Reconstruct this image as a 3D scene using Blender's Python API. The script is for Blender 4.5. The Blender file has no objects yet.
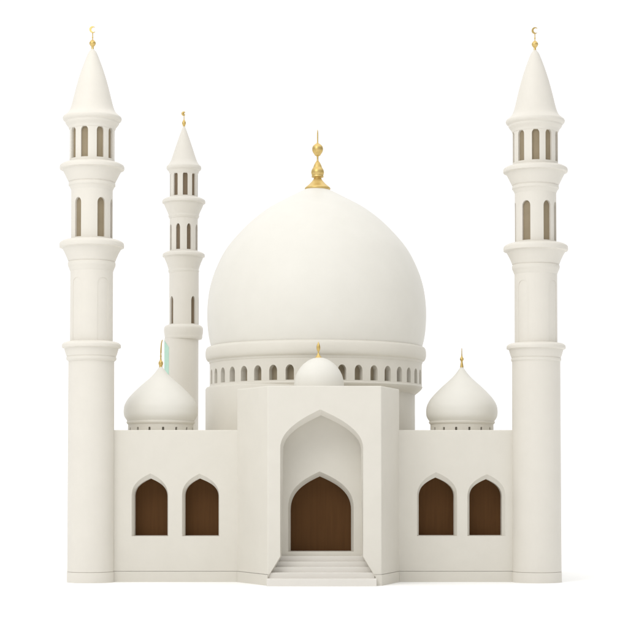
import bpy, bmesh, math
from mathutils import Vector
PI = math.pi
S = bpy.context.scene
C = S.collection

# ------------------------------------------------------------------ camera
F = 1800.0                 # focal length in photo pixels (628 px frame)
D = 90.0                   # camera distance to the facade plane (metres)
TH = math.radians(1.8)     # slight upward tilt
HOR = 480.0                # horizon row
CY = HOR - F * math.tan(TH)
FW = Vector((0, math.cos(TH), math.sin(TH)))
UP = Vector((0, -math.sin(TH), math.cos(TH)))


def ray(px, py):
    return FW * F + Vector((1, 0, 0)) * (px - 314.0) + UP * (CY - py)


_r = ray(314, 582)
ZC = -_r.z / _r.y * D      # ground (z=0) meets the facade plane at row 582


def at(px, py, Y=0.0):
    """measured photo position -> (x, z) in metres at depth Y"""
    r = ray(px, py)
    t = (Y + D) / r.y
    return r.x * t, ZC + r.z * t


def sc(Y=0.0):
    return (D + Y) / F      # metres per photo pixel at depth Y


# ------------------------------------------------------------------ materials
def plaster(name, col, rough=0.55, var=0.022, bump=0.006, spec=0.2):
    m = bpy.data.materials.new(name)
    m.use_nodes = True
    nt = m.node_tree
    N, L = nt.nodes, nt.links
    b = N['Principled BSDF']
    tc = N.new('ShaderNodeTexCoord')
    n1 = N.new('ShaderNodeTexNoise')
    n1.inputs['Scale'].default_value = 0.9
    n1.inputs['Detail'].default_value = 7
    n1.inputs['Roughness'].default_value = 0.62
    cr = N.new('ShaderNodeValToRGB')
    e = cr.color_ramp.elements
    e[0].position, e[1].position = 0.3, 0.7
    e[0].color = (col[0] * (1 - var), col[1] * (1 - var), col[2] * (1 - var * 1.15), 1)
    e[1].color = (min(1, col[0] * (1 + var * .4)), min(1, col[1] * (1 + var * .4)), min(1, col[2] * (1 + var * .4)), 1)
    L.new(tc.outputs['Object'], n1.inputs['Vector'])
    L.new(n1.outputs['Fac'], cr.inputs['Fac'])
    L.new(cr.outputs['Color'], b.inputs['Base Color'])
    n2 = N.new('ShaderNodeTexNoise')
    n2.inputs['Scale'].default_value = 5.0
    n2.inputs['Detail'].default_value = 8
    L.new(tc.outputs['Object'], n2.inputs['Vector'])
    bp = N.new('ShaderNodeBump')
    bp.inputs['Strength'].default_value = 0.5
    bp.inputs['Distance'].default_value = bump
    L.new(n2.outputs['Fac'], bp.inputs['Height'])
    L.new(bp.outputs['Normal'], b.inputs['Normal'])
    b.inputs['Roughness'].default_value = rough
    b.inputs['Specular IOR Level'].default_value = spec
    return m


WALL = plaster('wall_plaster', (0.682, 0.654, 0.590))
TOWER = plaster('tower_plaster', (0.705, 0.674, 0.612), rough=0.5, spec=0.22)
DOME = plaster('dome_plaster', (0.72, 0.702, 0.648), rough=0.48, spec=0.22, var=0.02)
STEP = plaster('step_stone', (0.74, 0.712, 0.665), rough=0.5)
MINT = plaster('mint_fringe', (0.47, 0.69, 0.58), var=0.12, rough=0.6)  # colour fringe of the cut-out edge, not a coat on the tower
TAN = plaster('interior_shade_tan', (0.30, 0.245, 0.165), rough=0.7, var=0.12)  # shade inside the gallery openings, put into tan back panels
TANL = plaster('drum_interior_shade', (0.33, 0.28, 0.205), rough=0.7, var=0.1)  # interior shade of the drum openings, as panel colour
TAND = plaster('interior_shade_brown', (0.20, 0.15, 0.10), rough=0.7, var=0.12)  # rear minaret openings: interior shade painted as browner panels
GROUND = plaster('ground_white', (0.95, 0.95, 0.945), rough=0.9, spec=0.0, bump=0.0, var=0.0)


def wood():
    m = bpy.data.materials.new('dark_wood')
    m.use_nodes = True
    nt = m.node_tree
    N, L = nt.nodes, nt.links
    b = N['Principled BSDF']
    tc = N.new('ShaderNodeTexCoord')
    mp = N.new('ShaderNodeMapping')
    mp.inputs['Scale'].default_value = (7, 7, .35)
    n = N.new('ShaderNodeTexNoise')
    n.inputs['Scale'].default_value = 1.3
    n.inputs['Detail'].default_value = 6
    cr = N.new('ShaderNodeValToRGB')
    e = cr.color_ramp.elements
    e[0].position, e[1].position = .3, .72
    e[0].color = (.094, .044, .0165, 1)
    e[1].color = (.107, .051, .019, 1)
    L.new(tc.outputs['Object'], mp.inputs['Vector'])
    L.new(mp.outputs['Vector'], n.inputs['Vector'])
    L.new(n.outputs['Fac'], cr.inputs['Fac'])
    L.new(cr.outputs['Color'], b.inputs['Base Color'])
    b.inputs['Roughness'].default_value = .6
    b.inputs['Specular IOR Level'].default_value = .06
    return m


def metal():
    m = bpy.data.materials.new('gold')
    m.use_nodes = True
    nt = m.node_tree
    N, L = nt.nodes, nt.links
    b = N['Principled BSDF']
    tc = N.new('ShaderNodeTexCoord')
    n = N.new('ShaderNodeTexNoise')
    n.inputs['Scale'].default_value = 2.5
    n.inputs['Detail'].default_value = 5
    cr = N.new('ShaderNodeValToRGB')
    e = cr.color_ramp.elements
    e[0].color = (.56, .39, .11, 1)
    e[1].color = (.70, .53, .23, 1)
    L.new(tc.outputs['Object'], n.inputs['Vector'])
    L.new(n.outputs['Fac'], cr.inputs['Fac'])
    L.new(cr.outputs['Color'], b.inputs['Base Color'])
    b.inputs['Metallic'].default_value = .85
    b.inputs['Roughness'].default_value = .42
    return m


WOOD, GOLD = wood(), metal()


# ------------------------------------------------------------------ helpers
def link(name, me, mat, parent=None, smooth=None):
    o = bpy.data.objects.new(name, me)
    C.objects.link(o)
    if mat and not me.materials:
        me.materials.append(mat)
    if smooth is not None:
        for p in me.polygons:
            p.use_smooth = True
        me.set_sharp_from_angle(angle=math.radians(smooth))
    if parent:
        o.parent = parent
        o.matrix_parent_inverse = parent.matrix_world.inverted()
    return o


def empty(name, loc, label, cat, group=None):
    o = bpy.data.objects.new(name, None)
    o.location = loc
    C.objects.link(o)
    o['label'] = label
    o['category'] = cat
    if group:
        o['group'] = group
    bpy.context.view_layer.update()
    return o


def lathe_mesh(prof, cx, cy, seg=128):
    """prof = [(r, z)] from bottom to top, closed at both ends"""
    bm = bmesh.new()
    rings = []
    for r, z in prof:
        if r < 1e-4:
            rings.append([bm.verts.new((cx, cy, z))])
        else:
            rings.append([bm.verts.new((cx + r * math.cos(2 * PI * k / seg), cy + r * math.sin(2 * PI * k / seg), z)) for k in range(seg)])
    for a, b in zip(rings, rings[1:]):
        if len(a) == 1 and len(b) == 1:
            continue
        for k in range(seg):
            j = (k + 1) % seg
            if len(a) == 1:
                bm.faces.new((a[0], b[j], b[k]))
            elif len(b) == 1:
                bm.faces.new((a[k], a[j], b[0]))
            else:
                bm.faces.new((a[k], a[j], b[j], b[k]))
    if len(rings[0]) > 1:
        bm.faces.new(list(reversed(rings[0])))
    if len(rings[-1]) > 1:
        bm.faces.new(rings[-1])
    bmesh.ops.recalc_face_normals(bm, faces=bm.faces)
    me = bpy.data.meshes.new('m')
    bm.to_mesh(me)
    bm.free()
    return me


def spline(pts, n=5):
    """Catmull-Rom through profile points for soft mouldings"""
    out = []
    P = [pts[0]] + list(pts) + [pts[-1]]
    for i in range(1, len(P) - 2):
        p0, p1, p2, p3 = P[i - 1], P[i], P[i + 1], P[i + 2]
        for k in range(n):
            t = k / n
            out.append(tuple(max(0.0, .5 * ((2 * b) + (-a + c) * t + (2 * a - 5 * b + 4 * c - d) * t * t + (-a + 3 * b - 3 * c + d) * t ** 3)) if j == 0 else
                             .5 * ((2 * b) + (-a + c) * t + (2 * a - 5 * b + 4 * c - d) * t * t + (-a + 3 * b - 3 * c + d) * t ** 3)
                             for j, (a, b, c, d) in enumerate(zip(p0, p1, p2, p3))))
    out.append(pts[-1])
    return out


def lathe_px(pp, ax, Y, soft=0):
    """profile [(r_px, y_px)] given from top to bottom, silhouette rows"""
    p = [(r * sc(Y), at(ax, y, Y)[1]) for r, y in pp]
    p.reverse()
    return spline(p, soft) if soft else p


def loft_mesh(loops, cap=True):
    """loops: list of lists of 3-D points with equal counts"""
    bm = bmesh.new()
    V = [[bm.verts.new(p) for p in lp] for lp in loops]
    n = len(V[0])
    for a, b in zip(V, V[1:]):
        for k in range(n):
            j = (k + 1) % n
            bm.faces.new((a[k], a[j], b[j], b[k]))
    if cap:
        bm.faces.new(V[0])
        bm.faces.new(list(reversed(V[-1])))
        bmesh.ops.recalc_face_normals(bm, faces=bm.faces)
    me = bpy.data.meshes.new('m')
    bm.to_mesh(me)
    bm.free()
    return me


def bez(p0, p1, p2, p3, n=14):
    o = []
    for i in range(n):
        t = i / n
        o.append(tuple((1 - t) ** 3 * a + 3 * (1 - t) ** 2 * t * b + 3 * (1 - t) * t * t * c + t ** 3 * d for a, b, c, d in zip(p0, p1, p2, p3)))
    return o


def arch2(xl, xr, yb, ys, ax, ay, k1=.52, k2=.42, k3=.77, flare=None):
    """pointed-arch outline; works in pixels (y down) or metres alike"""
    h = ay - ys
    wl, wr = ax - xl, xr - ax
    pts = []
    if flare:
        pts += flare[0]
    else:
        pts += [(xl, yb)]
    pts += bez((xl, ys), (xl, ys + k1 * h), (xl + k2 * wl, ys + k3 * h), (ax, ay))
    pts += [(ax, ay)]
    pts += list(reversed(bez((xr, ys), (xr, ys + k1 * h), (xr - k2 * wr, ys + k3 * h), (ax, ay))))
    if flare:
        pts += flare[1]
    else:
        pts += [(xr, yb)]
    return pts


def to3(pts, Y, Yd=None):
    """outline in photo px -> 3-D points, measured at depth Y, placed at depth Yd"""
    o = []
    for x, y in pts:
        X, Z = at(x, y, Y)
        o.append((X, Y if Yd is None else Yd, Z))
    return o


def boolean(me, cutters, mat=None):
    o = bpy.data.objects.new('tmp', me)
    C.objects.link(o)
    cs = []
    for c in cutters:
        co = bpy.data.objects.new('cut', c)
        C.objects.link(co)
        cs.append(co)
        md = o.modifiers.new('b', 'BOOLEAN')
        md.operation = 'DIFFERENCE'
        md.solver = 'EXACT'
        md.object = co
    bpy.context.view_layer.update()
    dg = bpy.context.evaluated_depsgraph_get()
    res = bpy.data.meshes.new_from_object(o.evaluated_get(dg))
    for q in [o] + cs:
        m = q.data
        bpy.data.objects.remove(q)
        bpy.data.meshes.remove(m)
    return res


def merge(meshes):
    bm = bmesh.new()
    for m in meshes:
        bm.from_mesh(m)
        bpy.data.meshes.remove(m)
    me = bpy.data.meshes.new('m')
    bm.to_mesh(me)
    bm.free()
    return me


def prism_mesh(foot, z0, z1, bev=0.0, seg=3):
    bm = bmesh.new()
    lo = [bm.verts.new((x, y, z0)) for x, y in foot]
    hi = [bm.verts.new((x, y, z1)) for x, y in foot]
    n = len(foot)
    bm.faces.new(list(reversed(lo)))
    bm.faces.new(hi)
    for k in range(n):
        j = (k + 1) % n
        bm.faces.new((lo[k], lo[j], hi[j], hi[k]))
    bmesh.ops.recalc_face_normals(bm, faces=bm.faces)
    if bev:
        es = [e for e in bm.edges if not all(abs(v.co.z - z0) < 1e-6 for v in e.verts)]
        bmesh.ops.bevel(bm, geom=es, offset=bev, segments=seg, affect='EDGES', profile=.5)
    me = bpy.data.meshes.new('m')
    bm.to_mesh(me)
    bm.free()
    return me


# radial niche in a round wall -------------------------------------------------
def radial_loops(cx, cy, ang, w, z0, zs, z1, radii, round_top=False):
    """arch outline facing direction ang (0 = towards camera, + = to the right)"""
    if round_top:
        out = [(-w / 2, z0), (-w / 2, zs)]
        for i in range(1, 12):
            t = PI - PI * i / 12
            out.append((w / 2 * math.cos(t), zs + (z1 - zs) * math.sin(t)))
        out += [(w / 2, zs), (w / 2, z0)]
    else:
        out = arch2(-w / 2, w / 2, z0, zs, 0, z1)
        out = out[::1]
    n = Vector((math.sin(ang), -math.cos(ang), 0))
    t = Vector((math.cos(ang), math.sin(ang), 0))
    return [[Vector((cx, cy, 0)) + n * r + t * u + Vector((0, 0, v)) for u, v in out] for r in radii]


def niche_wall(name, parent, mat, ax, Y, R_px, yt, yb, wins, wmat, depth, seg=160, wname='window', rt=False, wlabel=None):
    """cylindrical wall with blind openings; wins = [(angle_deg, width_px, y_top, y_spring, y_bottom)]"""
    X, _ = at(ax, (yt + yb) / 2, Y)
    k = sc(Y)
    R = R_px * k
    z = lambda y: at(ax, y, Y)[1]
    me = lathe_mesh([(R, z(yb)), (R, z(yt))], X, Y, seg)
    cut = []
    for a, w, y1, ys, y0 in wins:
        cut.append(loft_mesh(radial_loops(X, Y, math.radians(a), w * k, z(y0), z(ys), z(y1), (R - depth, R + .6), rt)))
    me = boolean(me, [merge(cut)])
    wall = link(name, me, mat, parent)
    for a, w, y1, ys, y0 in wins:
        pm = loft_mesh(radial_loops(X, Y, math.radians(a), w * k + .02, z(y0) - .01, z(ys), z(y1) + .01, (R - depth - .05, R - depth + .03), rt))
        link(wname, pm, wmat, wall)
    return wall


# ------------------------------------------------------------------ ground
gm = bpy.data.meshes.new('ground')
gm.from_pydata([(-4000, -4000, 0), (4000, -4000, 0), (4000, 4000, 0), (-4000, 4000, 0)], [], [(0, 1, 2, 3)])
g = link('ground', gm, GROUND)
g['kind'] = 'structure'

# ------------------------------------------------------------------ mosque
mosque = empty('mosque', (0, 3, 0), 'cream white mosque with large dome, three small domes and pointed arch entrance', 'mosque')

# main hall walls with four window openings
WD = 1.3
xl, _ = at(92, 500)
xr, _ = at(536.5, 500)
_, zt = at(314, 430)
hall = prism_mesh([(xl, 0), (xr, 0), (xr, 14), (xl, 14)], -.06, zt, .05)
# outer outline (facade plane) and inner outline (set back) of each window
WIN = [
    (((131.6, 168.2, 536.2, 496, 150.4, 473.4)), ((134.3, 167.5, 535.7, 496.5, 150.7, 478.4))),
    (((182.0, 219.2, 536.2, 496, 199.5, 473.6)), ((184.7, 218.6, 535.7, 496.5, 199.8, 478.4))),
    (((417.0, 457.2, 536.0, 496, 436.2, 472.2)), ((418.7, 454.3, 535.4, 496.5, 435.6, 477.4))),
    (((467.4, 505.3, 536.0, 496, 487.0, 474.2)), ((469.4, 501.8, 535.4, 496.5, 486.2, 479.0))),
]
cuts = []
for o_, i_ in WIN:
    a = arch2(*o_)
    cuts.append(loft_mesh([to3(a, 0, -.4), to3(a, 0, 0), to3(a, 0, WD)]))
_, zg = at(314, 571.0, 0)
GH = .022
cuts.append(prism_mesh([(xl - 1, -.3), (xr + 1, -.3), (xr + 1, .03), (xl - 1, .03)], zg - GH, zg))
hall = boolean(hall, [merge(cuts)])
link('wall', hall, WALL, mosque)
for o_, i_ in WIN:
    a, b = arch2(*o_), arch2(*i_)
    pane = loft_mesh([to3(b, .55, WD - .12), to3(b, .55, WD - .04)])
    w = link('window', pane, WOOD, mosque)
    ring = loft_mesh([to3(a, 0, .006), to3(b, .22, .22), to3(b, .55, WD - .02)], cap=False)
    link('frame', ring, WALL, w, smooth=35)

# portal block ----------------------------------------------------------------
PF = -3.2                                    # front of the portal
NB = -1.45                                    # back wall of the big niche
DB = -0.35                                   # door leaf depth
pa, _ = at(237.2, 480, 0)
pb, _ = at(267.6, 480, PF)
pc, _ = at(381.4, 480, PF)
pd, _ = at(399.2, 480, 0)
_, zp = at(320, 385.8, PF)
foot = [(pa, 0.02), (pb, PF), (pc, PF), (pd, 0.02), (pd, 3.2), (pa, 3.2)]
portal = prism_mesh(foot, -.05, zp, .045)
fl = [(267.8, 592), (267.8, 577)], [(375.3, 577), (375.3, 592)]
nout = arch2(280.2, 363.2, 556, 448, 320.2, 409.4, k1=.42, k2=.45, k3=.73, flare=([(267.9, 593), (267.9, 577), (280.2, 556.5)], [(363.2, 556.5), (375.4, 577), (375.4, 593)]))
nin = arch2(283.2, 361.0, 556, 450, 321.0, 415.4, k1=.42, k2=.45, k3=.73, flare=([(269.5, 593), (269.5, 577), (281.4, 556.5)], [(362.2, 556.5), (374.6, 577), (374.6, 593)]))
c1 = loft_mesh([to3(nout, PF, PF - .5), to3(nout, PF, PF), to3(nin, PF + .55, PF + .55), to3(nin, NB, NB)])
dout = arch2(288.0, 353.8, 551.6, 508, 319.6, 471.4)
din = arch2(290.6, 351.2, 551.4, 510, 319.8, 476.4)
c2 = loft_mesh([to3(dout, NB, NB - .2), to3(dout, NB, NB), to3(dout, NB, .6)])
gv = prism_mesh([(pa - .3, .0), (pb - .3, PF - .3), (pc + .3, PF - .3), (pd + .3, .0), (pd - .04, .0), (pc - .02, PF + .03), (pb + .02, PF + .03), (pa + .04, .0)], zg - GH, zg)
portal = boolean(portal, [c1, c2, gv])
po = link('portal', portal, WALL, mosque)

door = loft_mesh([to3(din, -.8, DB), to3(din, -.8, DB + .1)])
# plank grooves of the door
dx0, dz0 = at(290.6, 551.4, -.8)
dx1, _ = at(351.2, 551.4, -.8)
_, dz1 = at(320, 474, -.8)
gr = []
for k in range(1, 8):
    x = dx0 + (dx1 - dx0) * k / 8
    gr.append(prism_mesh([(x - .007, DB - .1), (x + .007, DB - .1), (x + .007, DB + .007), (x - .007, DB + .007)], dz0 - .2, dz1 + .2))
door = boolean(door, [merge(gr)])
dr = link('door', door, WOOD, mosque)
ring = loft_mesh([to3(dout, NB, NB + .006), to3(din, -1.05, -1.05), to3(din, -.8, DB + .05)], cap=False)
link('frame', ring, WALL, dr, smooth=35)

# plinth band -------------------------------------------------------------------
zpl = zg - GH
P = .012


def band(fa, name='plinth'):
    return prism_mesh(fa, -.03, zpl, .018, 2)


lx, _ = at(113, 575)
rx, _ = at(514, 575)
sa, _ = at(267.4, 580, PF)
sb, _ = at(375.8, 580, PF)
ms = [
    band([(lx, -P), (pa, -P), (pa, .2), (lx, .2)]),
    band([(pd, -P), (rx, -P), (rx, .2), (pd, .2)]),
    band([(pa - .012, -P - .003), (pb - .012, PF - P), (sa, PF - P), (sa, PF + .01), (pb + .1, PF + .2), (pa + .1, .1)]),
    band([(pd + .012, -P - .003), (pc + .012, PF - P), (sb, PF - P), (sb, PF + .01), (pc - .1, PF + .2), (pd - .1, .1)]),
]
for q in ms:
    link('plinth', q, WALL, mosque)

# steps -------------------------------------------------------------------------
steps = []
prev = None
for i, (yl, Yf, x0, x1) in enumerate([(556.0, -1.75, 270, 373), (561.6, -2.2, 270, 373), (567.0, -2.65, 269, 374), (572.6, -3.1, 268.6, 374.8), (578.9, -3.72, 266.6, 376.7)]):
    X0, z = at(x0, yl, Yf)
    X1, _ = at(x1, yl, Yf)
    back = NB + .02 if i == 0 else prev + .3
    back = NB + .1 if i == 0 else back
    steps.append(prism_mesh([(X0, Yf), (X1, Yf), (X1, back), (X0, back)], -.02 + i * .003, z, .03, 3))
    prev = Yf
link('steps', merge(steps), STEP, mosque)

# drum and main dome --------------------------------------------------------------
DY = 7.0
lower = lathe_px([(90, 387.0), (101.5, 387.3), (103.7, 388.2), (104.7, 390), (104.7, 440)], 310.2, DY)
X, _ = at(310.2, 410, DY)
link('drum_base', lathe_mesh(lower, X, DY, 192), WALL, mosque, smooth=30)
dw = [(4.5 + 9 * k, 8.2, 370.9, 376.4, 385.4) for k in range(40)]
drum = niche_wall('drum', mosque, WALL, 315.8, DY, 106, 360, 386.8, dw, TANL, .42, seg=240, rt=True)
X, _ = at(315.8, 380, DY)
link('drum_moulding', lathe_mesh(lathe_px([(105.2, 386.2), (106.4, 387.2), (106.4, 388.4), (104.5, 391), (99, 395.5), (97, 397)], 315.8, DY, 3), X, DY, 192), WALL, mosque, smooth=60)
corn = lathe_px([(104, 347.0), (108.0, 348.2), (109.4, 349.4), (110.0, 351.2), (110.3, 354), (110.2, 357.2), (109.6, 359.6), (108.6, 361.2), (107.6, 361.8), (106.8, 362.4), (106.4, 364.2), (105.0, 364.8)], 315.9, DY, 4)
link('cornice', lathe_mesh(corn, X, DY, 192), WALL, mosque, smooth=60)
dome = lathe_px([(0, 187.2), (6, 187.6), (12.6, 190.0), (30.8, 199.2), (50.6, 210.4), (70.2, 226.4), (89.6, 248.4), (100.6, 269), (106.9, 288.5), (109.4, 308), (109.2, 326), (107.4, 340), (104.5, 350.5)], 316.0, DY, 8)
X, _ = at(316.7, 280, DY)
md = link('main_dome', lathe_mesh(dome, X, DY, 192), DOME, mosque, smooth=60)


def finial(prof, ax, Y, parent, soft=4, name='finial', seg=40):
    X, _ = at(ax, (prof[0][1] + prof[-1][1]) / 2, Y)
    return link(name, lathe_mesh(lathe_px(prof, ax, Y, soft), X, Y, seg), GOLD, parent, smooth=50)


finial([(0, 129.3), (.45, 131), (.7, 135), (.8, 142.6), (2.2, 143.8), (4.6, 146.0), (5.5, 148.6), (5.1, 151.6), (3.6, 154), (2.6, 155.6), (1.2, 156.4), (.9, 158),
        (1.0, 160.6), (2.2, 162.4), (3.6, 165), (4.6, 167.6), (5.9, 169.8), (6.5, 172.4), (5.9, 175.2), (5.9, 176.3), (6.1, 177.2), (4.2, 177.9), (3.9, 178.6), (5.4, 181), (8.6, 184.4), (12.4, 187.6), (12.9, 189.0), (12.2, 190.4)], 317.6, DY, md)

# small onion domes --------------------------------------------------------------
SDP = [(0, 366.0), (1.3, 366.4), (2.6, 368.2), (9.3, 376.4), (21.8, 387.4), (31.4, 397.2), (35.9, 404.6), (37.0, 411), (36.3, 416.4), (33.6, 420.6), (32.6, 421.6)]


def side_dome(ax, Y, s, fin, hook, label):
    P0 = [(r * s, y + (0 if s == 1 else .6)) for r, y in SDP]
    X, zc = at(ax, 400, Y)
    d = link('side_dome', lathe_mesh(lathe_px(P0, ax, Y, 6), X, Y, 128), DOME, mosque, smooth=60)
    d['label'] = label
    wins = [(9 + 24 * k, 2.2, 427.6, 428.4, 434) for k in range(15)]
    k = sc(Y)
    z = lambda y: at(ax, y, Y)[1]
    me = lathe_mesh([(32.6 * s * k, z(440)), (32.6 * s * k, z(424.4)), (33.6 * s * k, z(423.8)), (34.2 * s * k, z(422.6)), (33.4 * s * k, z(420.8))], X, Y, 120)
    cm = [loft_mesh(radial_loops(X, Y, math.radians(a), w_ * k, z(y0), z(ys), z(y1), (32.6 * s * k - .25, 32.6 * s * k + .3), True)) for a, w_, y1, ys, y0 in wins]
    me = boolean(me, [merge(cm)])
    link('drum', me, WALL, d)
    finial(fin, ax + hook[0], Y, d)
    return d


_l = side_dome(160.8, 3.0, 1.0, [(.5, 352), (.7, 355), (.9, 356.4), (.7, 358), (1.1, 360.4), (2.1, 362.0), (2.3, 364), (1.6, 366), (1.9, 367.4)], (0, 0), 'small onion dome on the left roof, in front of the rear minaret')
side_dome(461.8, 3.0, .965, [(.35, 348.4), (.5, 354), (.8, 356.6), (1.9, 358.8), (1.6, 360.2), (.9, 361.6), (1.3, 364), (1.8, 367.4)], (0, 0), 'small onion dome on the right roof')


def tube(pts, r, mat, parent, name='rod', seg=12):
    loops = []
    for i, p in enumerate(pts):
        p = Vector(p)
        a = Vector(pts[max(0, i - 1)])
        b = Vector(pts[min(len(pts) - 1, i + 1)])
        t = (b - a).normalized()
        u = Vector((0, 1, 0))
        v = t.cross(u).normalized()
        rr = r[i] if isinstance(r, (list, tuple)) else r
        loops.append([p + (u * math.cos(2 * PI * k / seg) + v * math.sin(2 * PI * k / seg)) * rr for k in range(seg)])
    return link(name, loft_mesh(loops), mat, parent, smooth=50)


hk = [(160.9, 353), (161.0, 349), (161.2, 345.6), (161.5, 343), (162.0, 341), (162.6, 339.8)]
tube([(*at(x, y, 3.0)[:1], 3.0, at(x, y, 3.0)[1]) for x, y in hk], [.045, .04, .035, .03, .028, .02], GOLD, _l, 'finial')

# half dome over the portal
PY = -.6
X, _ = at(319, 386, PY)
hd = lathe_px([(0, 357.6), (5, 358.1), (11.5, 361.0), (18, 366.6), (22.6, 374), (24.6, 381), (25.2, 388), (25.2, 394)], 318.6, PY, 6)
cd = link('side_dome', lathe_mesh(hd, X, PY, 128), DOME, mosque, smooth=60)
cd['label'] = 'smallest rounded dome above the entrance arch'
finial([(0, 341.6), (.7, 343), (1.5, 345.2), (1.9, 348), (1.4, 350.4), (.7, 352), (.9, 353.4), (1.6, 355), (2.6, 356.6), (4.2, 358.2), (5.6, 360.0), (5.0, 361.0)], 318.4, PY, cd)

# ------------------------------------------------------------------ minarets
LY = [50, 118, 168.5, 246, 348, 583]
RYY = [51, 121, 171.5, 249.4, 349.2, 583]


def minaret(ax_top, ax_bot, Y, ymap, rbase, w1, w2, label, pan):
    k = sc(Y)

    def m(y):
        if y <= LY[0]:
            return y + ymap[0] - LY[0]
        for i in range(len(LY) - 1):
            if y <= LY[i + 1]:
                return ymap[i] + (y - LY[i]) / (LY[i + 1] - LY[i]) * (ymap[i + 1] - ymap[i])
        return y

    X = at(ax_bot, 480, Y)[0]
    axf = lambda y: 314 + X / at(315, y, Y)[0]        # photo column of the true vertical axis
    t = empty('minaret', (X, Y, 0), label, 'minaret', 'minarets of the mosque')

    def L(name, prof, mat=TOWER, soft=5, par=t, ang=60, seg=128):
        pr = [(r * k, at(314, m(y), Y)[1]) for r, y in prof]
        pr.reverse()
        if soft:
            pr = spline(pr, soft)
        return link(name, lathe_mesh(pr, X, Y, seg), mat, par, smooth=ang)

    def NW(name, R, yt, yb, wins, wm, depth=.17):
        R_ = R * k
        z = lambda y: at(314, m(y), Y)[1]
        me = lathe_mesh([(R_, z(yb)), (R_, z(yt))], X, Y, 160)
        me = boolean(me, [merge([loft_mesh(radial_loops(X, Y, math.radians(a), w * k, z(y0), z(ys), z(y1), (R_ - depth, R_ + .6), True)) for a, w, y1, ys, y0 in wins])])
        o = link(name, me, TOWER, t)
        for a, w, y1, ys, y0 in wins:
            pm = loft_mesh(radial_loops(X, Y, math.radians(a), w * k + .02, z(y0) - .01, z(ys), z(y1) + .01, (R_ - depth - .05, R_ - depth + .03), True))
            link('window', pm, wm, o)
        return o

    sp = L('spire', [(0, 48.6), (1.2, 49.0), (2.3, 50.4), (4.5, 53.4), (9.5, 66), (13.8, 79), (17.2, 91.4), (19.8, 102), (21.7, 108.5), (23.6, 112.4), (26.4, 115.2), (28.8, 117.2)])
    L('cornice', [(28.2, 116.6), (29.2, 117.6), (29.5, 119.0), (28.9, 120.6), (27.6, 121.8), (26.9, 122.4), (26.6, 124.0), (25.4, 125.6), (24.0, 127.4), (23.2, 129.4), (22.7, 130.0)])
    NW('gallery', 22.6, 126, 164, [(a, w, 129.6, 134, 160.2) for a, w in w1], TAN)
    L('balcony', [(22, 162.6), (28, 163.8), (31.4, 165.6), (32.2, 167.0), (32.2, 169.2), (31.8, 169.8), (29.9, 170.1), (29.2, 171.2), (27.4, 174.4), (25.4, 178.4), (23.6, 181.9), (22.7, 182.7), (23.3, 183.7), (23.3, 186), (22.4, 187.0), (21.4, 189.0), (20.4, 191.6)])
    NW('gallery', 20.7, 188, 242, [(a, w + .7, 199.6, 204.8, 238.6) for a, w in w2], TAN)
    L('balcony', [(20.2, 239.6), (27.6, 240.8), (31.4, 242.8), (32.2, 244.6), (32.2, 247.2), (31.8, 247.9), (29.9, 248.2), (29, 249.6), (26.9, 253.4), (24.9, 257.8), (23.6, 261.2), (22.9, 262), (23.7, 263), (23.7, 265.8), (22.6, 268.4), (21.9, 270.4), (21.0, 272.4)])
    # shaft with shallow arched panels
    R_ = 21.3 * k
    z = lambda y: at(314, m(y), Y)[1]
    me = lathe_mesh([(R_, z(346)), (R_, z(268))], X, Y, 160)
    cuts = []
    for a in pan:
        # bent cutter so that the recess follows the round shaft
        n = 12
        hw = math.radians(17)
        ins, outs = [], []
        top, spg, bot = z(279), z(285), z(342.8)
        us = [-hw + 2 * hw * i / n for i in range(n + 1)]
        arc = [(u, spg + (top - spg) * math.sqrt(max(0, 1 - (u / hw) ** 2))) for u in us]
        outl = [(u, bot) for u in reversed(us)] + arc
        lp = []
        for rr in (R_ - .018, R_ + .2):
            lp.append([(X + rr * math.sin(math.radians(a) + u), Y - rr * math.cos(math.radians(a) + u), v) for u, v in outl])
        # quads strip caps so the curved faces stay curved
        bm = bmesh.new()
        V = [[bm.verts.new(p) for p in q] for q in lp]
        N_ = len(outl)
        for i in range(N_):
            j = (i + 1) % N_
            bm.faces.new((V[0][i], V[0][j], V[1][j], V[1][i]))
        for q in V:
            for i in range(n):
                # bottom i counted reversed: index n-i is angle us[i]
                b0, b1 = q[n - i], q[n - i - 1]
                t0, t1 = q[n + 1 + i], q[n + 2 + i]
                bm.faces.new((b0, b1, t1, t0))
        bmesh.ops.recalc_face_normals(bm, faces=bm.faces)
        cm = bpy.data.meshes.new('m')
        bm.to_mesh(cm)
        bm.free()
        cuts.append(cm)
    me = boolean(me, [merge(cuts)])
    link('shaft', me, TOWER, t)
    L('moulding', [(20.8, 341.4), (26.4, 342.6), (28.6, 344), (29.4, 345.4), (29.4, 347.4), (29, 348), (27.4, 348.3), (26.9, 349.6), (25.9, 353), (24.9, 356), (24.3, 356.8), (24.9, 357.6), (24.9, 359.6), (24.2, 360.4), (rbase, 361.6)])
    L('tower_base', [(rbase, 358), (rbase + .2, 470), (rbase + .4, 571.2)], soft=0)
    L('plinth', [(rbase - .22, 570.9), (rbase - .22, 571.65), (rbase + .5, 571.7), (rbase + .62, 572.2), (rbase + .7, 583.5)], soft=0, ang=30)
    # finial: ball, rod and crescent
    fn = L('finial', [(0, 32.4), (.45, 32.6), (.5, 36), (.8, 37.4), (.5, 38.4), (.6, 39.6), (1.9, 40.6), (3.1, 42.4), (3.2, 44.0), (2.2, 45.8), (1.2, 47), (1.3, 48.6), (1.6, 50)], mat=GOLD, par=sp, seg=32)
    cz = z(29.6)
    R1, R2, off = 3.3 * k, 2.5 * k, 1.15 * k
    nn = 22
    a0 = math.radians(38)
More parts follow.
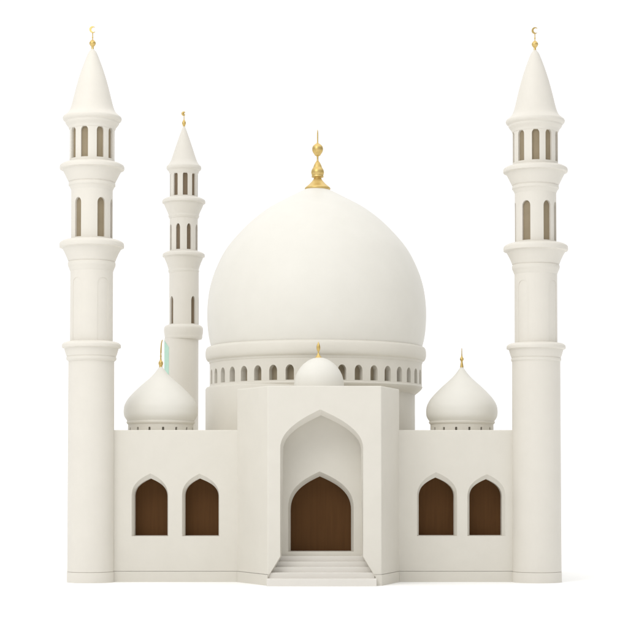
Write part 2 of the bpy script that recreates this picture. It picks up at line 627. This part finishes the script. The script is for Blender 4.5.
    # inner/outer arcs of the crescent
    oo = [(R1 * math.cos(a0 + (2 * PI - 2 * a0) * i / nn), R1 * math.sin(a0 + (2 * PI - 2 * a0) * i / nn)) for i in range(nn + 1)]
    tipx, tipy = oo[0]
    rr = math.hypot(tipx - off, tipy)
    b0 = math.atan2(tipy, tipx - off)
    ii = [(off + rr * math.cos(b0 + (2 * PI - 2 * b0) * i / nn), rr * math.sin(b0 + (2 * PI - 2 * b0) * i / nn)) for i in range(nn, -1, -1)][1:-1]
    ol = oo + ii
    cm = loft_mesh([[(X + u, Y - .05, cz + v) for u, v in ol], [(X + u, Y + .05, cz + v) for u, v in ol]])
    link('crescent', cm, GOLD, sp)
    return t


minaret(93, 90.9, 0.0, LY, 22.8, [(-49 + 0, 7.6), (-13, 7.4), (28, 7.4), (62, 7.2), (98, 7), (134, 7), (170, 7), (206, 7), (242, 7), (275, 7)],
        [(-35, 7.2), (34, 7.6), (80, 7), (125, 7), (170, 7), (215, 7), (268, 7)], 'tall white minaret at the left front corner, beside the left wall with two windows', [-36, 40, 130, 220])
minaret(535, 536.6, 0.0, RYY, 24.0, [(-46, 7.6), (-6, 7.4), (29, 7.4), (64, 7.2), (100, 7), (136, 7), (172, 7), (208, 7), (244, 7), (277, 7)],
        [(-34, 8.2), (27, 7.6), (66, 7.4), (120, 7), (170, 7), (220, 7), (272, 7)], 'tall white minaret at the right front corner, beside the right wall with two windows', [-44, 47, 137, 226])


def rear_minaret():
    Y = 15.0
    k = sc(Y)
    X = at(183.6, 300, Y)[0]
    t = empty('minaret', (X, Y, 0), 'slimmer shorter minaret standing behind the left small dome', 'minaret', 'minarets of the mosque')
    z = lambda y: at(314, y, Y)[1]

    def L(name, prof, mat=TOWER, soft=5, par=t, ang=60, seg=96, dx=0):
        pr = [(r * k, z(y)) for r, y in prof]
        pr.reverse()
        if soft:
            pr = spline(pr, soft)
        return link(name, lathe_mesh(pr, X + dx * k, Y, seg), mat, par, smooth=ang)

    def NW(name, R, yt, yb, wins, depth=.15, dx=0):
        R_ = R * k
        xx = X + dx * k
        me = lathe_mesh([(R_, z(yb)), (R_, z(yt))], xx, Y, 128)
        me = boolean(me, [merge([loft_mesh(radial_loops(xx, Y, math.radians(a), w * k, z(y0), z(ys), z(y1), (R_ - depth, R_ + .5), True)) for a, w, y1, ys, y0 in wins])])
        o = link(name, me, TOWER, t)
        for a, w, y1, ys, y0 in wins:
            pm = loft_mesh(radial_loops(xx, Y, math.radians(a), w * k + .02, z(y0) - .01, z(ys), z(y1) + .01, (R_ - depth - .05, R_ - depth + .03), True))
            link('window', pm, TAND, o)
        return o

    sp = L('spire', [(0, 126.0), (.8, 126.4), (1.6, 128), (4.6, 136), (8.2, 146.5), (11.8, 157.4), (13.6, 162), (15.6, 165), (17.0, 166.6)])
    L('cornice', [(16.6, 166.0), (17.3, 166.8), (17.5, 168.4), (16.8, 170), (15.6, 171), (14.9, 172.6), (14.2, 174.2), (13.8, 174.8)])
    NW('gallery', 14.0, 171, 200, [(a, 4.8, 173.8, 177.0, 196.8) for a in (-32, 10, 50, 88, 125, 162, 199, 236, 282)])
    L('balcony', [(13.6, 197.4), (17.8, 198.4), (21.0, 200.2), (21.6, 201.6), (21.5, 203.4), (20.0, 203.8), (19.4, 205.4), (18.0, 208.6), (16.4, 212), (15.3, 215), (15.5, 216.6), (14.2, 219)])
    NW('gallery', 14.1, 216, 256, [(a, 4.4, 225, 229.5, 250.6) for a in (-20, 26, 71, 116, 161, 206, 251, 296)])
    L('balcony', [(13.6, 251.4), (17.8, 252.4), (20.6, 254), (21.1, 255.2), (21.0, 257), (19.6, 257.4), (18.9, 259.4), (17.4, 262.6), (16.0, 266.8), (15.2, 269.6), (15.5, 271.4), (14.4, 274)])
    NW('shaft', 14.8, 270, 330, [(a, 5.0, 297, 302, 324.4) for a in (-52, 43, 90, 137, 184, 231, 272)], dx=.4)
    L('moulding', [(14.2, 324.6), (17.6, 325.8), (19.2, 327.6), (19.6, 329.8), (19.4, 333), (18.9, 336), (18.7, 338), (18.0, 339.4)])
    R2 = 17.0
    L('tower_base', [(R2, 338.6), (R2, 450), (R2 + .3, 580)], soft=0, dx=-2.0)
    # cut-out colour fringe, added as a mint patch wrapping the left side of the base
    xx, R_ = X - 2.0 * k, R2 * k
    n = 20
    lp_o, lp_i = [], []
    a0, a1 = math.radians(-98), math.radians(-43)
    pts = []
    for i in range(n + 1):
        u = a0 + (a1 - a0) * i / n
        pts.append((u, z(339.6) - .5 * (i / n) ** 2))
    for i in range(n, -1, -1):
        u = a0 + (a1 - a0) * i / n
        pts.append((u, z(392)))
    bm = bmesh.new()
    V = [[bm.verts.new((xx + rr * math.sin(u), Y - rr * math.cos(u), v)) for u, v in pts] for rr in (R_ - .02, R_ + .012)]
    N_ = len(pts)
    for i in range(N_):
        j = (i + 1) % N_
        bm.faces.new((V[0][i], V[0][j], V[1][j], V[1][i]))
    for q in V:
        for i in range(n):
            bm.faces.new((q[i], q[i + 1], q[N_ - 2 - i], q[N_ - 1 - i]))
    bmesh.ops.recalc_face_normals(bm, faces=bm.faces)
    cm = bpy.data.meshes.new('m')
    bm.to_mesh(cm)
    bm.free()
    mp = link('fringe_strip', cm, MINT, t)
    mp['label'] = 'pale mint green cut-out fringe, added as a strip on the left side of the tower base'
    L('finial', [(0, 111.6), (.35, 113), (.4, 118), (.6, 119.6), (1.5, 121.4), (2.0, 123.4), (1.3, 125.4), (1.0, 126.6), (1.0, 127.6)], mat=GOLD, par=sp, seg=24)
    # little crescent on the rod
    cz, R1 = z(113.6), 1.5 * k
    ol = []
    for i in range(17):
        a = math.radians(40 + 280 * i / 16)
        ol.append((X + R1 * math.cos(a), Y, cz + R1 * math.sin(a)))
    tube(ol, [.02 + .05 * math.sin(PI * i / 16) for i in range(17)], GOLD, sp, 'crescent', 8)


rear_minaret()

# ------------------------------------------------------------------ light
W_FRONT, W_SIDE, W_TOP = .42, .34, 1.62
w = bpy.data.worlds.new('World')
S.world = w
w.use_nodes = True
bg = w.node_tree.nodes['Background']
bg.inputs['Color'].default_value = (1, 1, 1, 1)
# added white surround shaping the light: bright backdrop and overhead, dimmer behind the camera
_N, _L = w.node_tree.nodes, w.node_tree.links
_tc = _N.new('ShaderNodeTexCoord')
_sx = _N.new('ShaderNodeSeparateXYZ')
_L.new(_tc.outputs['Generated'], _sx.inputs[0])


LO, HI = .42, .86


def smap(sock, a, b, lo, hi):
    n = _N.new('ShaderNodeMapRange')
    n.interpolation_type = 'SMOOTHSTEP'
    n.inputs['From Min'].default_value = a
    n.inputs['From Max'].default_value = b
    n.inputs['To Min'].default_value = lo
    n.inputs['To Max'].default_value = hi
    _L.new(sock, n.inputs['Value'])
    return n.outputs['Result']


_hor = smap(_sx.outputs['Y'], LO, HI, W_FRONT, 1.12)      # backdrop against dimmed camera side
_lr = smap(_sx.outputs['X'], -.9, .9, 1.0 + W_SIDE, 1.0 - W_SIDE)
_bk = smap(_sx.outputs['Y'], LO, HI, 0, 1)
_mx = _N.new('ShaderNodeMix')                               # keep the backdrop even
_L.new(_bk, _mx.inputs[0])
_L.new(_lr, _mx.inputs[2])
_mx.inputs[3].default_value = 1.0
_m1 = _N.new('ShaderNodeMath')
_m1.operation = 'MULTIPLY'
_L.new(_hor, _m1.inputs[0])
_L.new(_mx.outputs[0], _m1.inputs[1])
_m2 = _N.new('ShaderNodeMix')
_L.new(smap(_sx.outputs['Z'], .25, .95, 0, 1), _m2.inputs[0])
_L.new(_m1.outputs[0], _m2.inputs[2])
_m2.inputs[3].default_value = W_TOP
_L.new(_m2.outputs[0], bg.inputs['Strength'])


def area(loc, target, size, power, col=(1, 1, 1)):
    l = bpy.data.lights.new('softbox', 'AREA')
    l.shape = 'SQUARE'
    l.size = size
    l.energy = power
    l.color = col
    o = bpy.data.objects.new('softbox', l)
    o.location = loc
    o.rotation_euler = (Vector(target) - Vector(loc)).to_track_quat('-Z', 'Y').to_euler()
    C.objects.link(o)
    o['kind'] = 'helper'
    return o


area((-24, -42, 50), (0, 2, 14), 32, 12000, (1, .985, .95))

# ------------------------------------------------------------------ camera + render
cam = bpy.data.cameras.new('camera')
cam.sensor_width = 36
cam.lens = 36 * F / 628
cam.shift_y = (CY - 314) / 628
cam.clip_end = 20000
co = bpy.data.objects.new('camera', cam)
co.location = (0, -D, ZC)
co.rotation_euler = (PI / 2 + TH, 0, 0)
C.objects.link(co)
S.camera = co
S.view_settings.view_transform = 'Standard'
S.view_settings.look = 'None'
S.view_settings.exposure = 0
S.view_settings.gamma = 1
S.render.engine = 'CYCLES'
S.cycles.use_denoising = True
S.cycles.max_bounces = 8
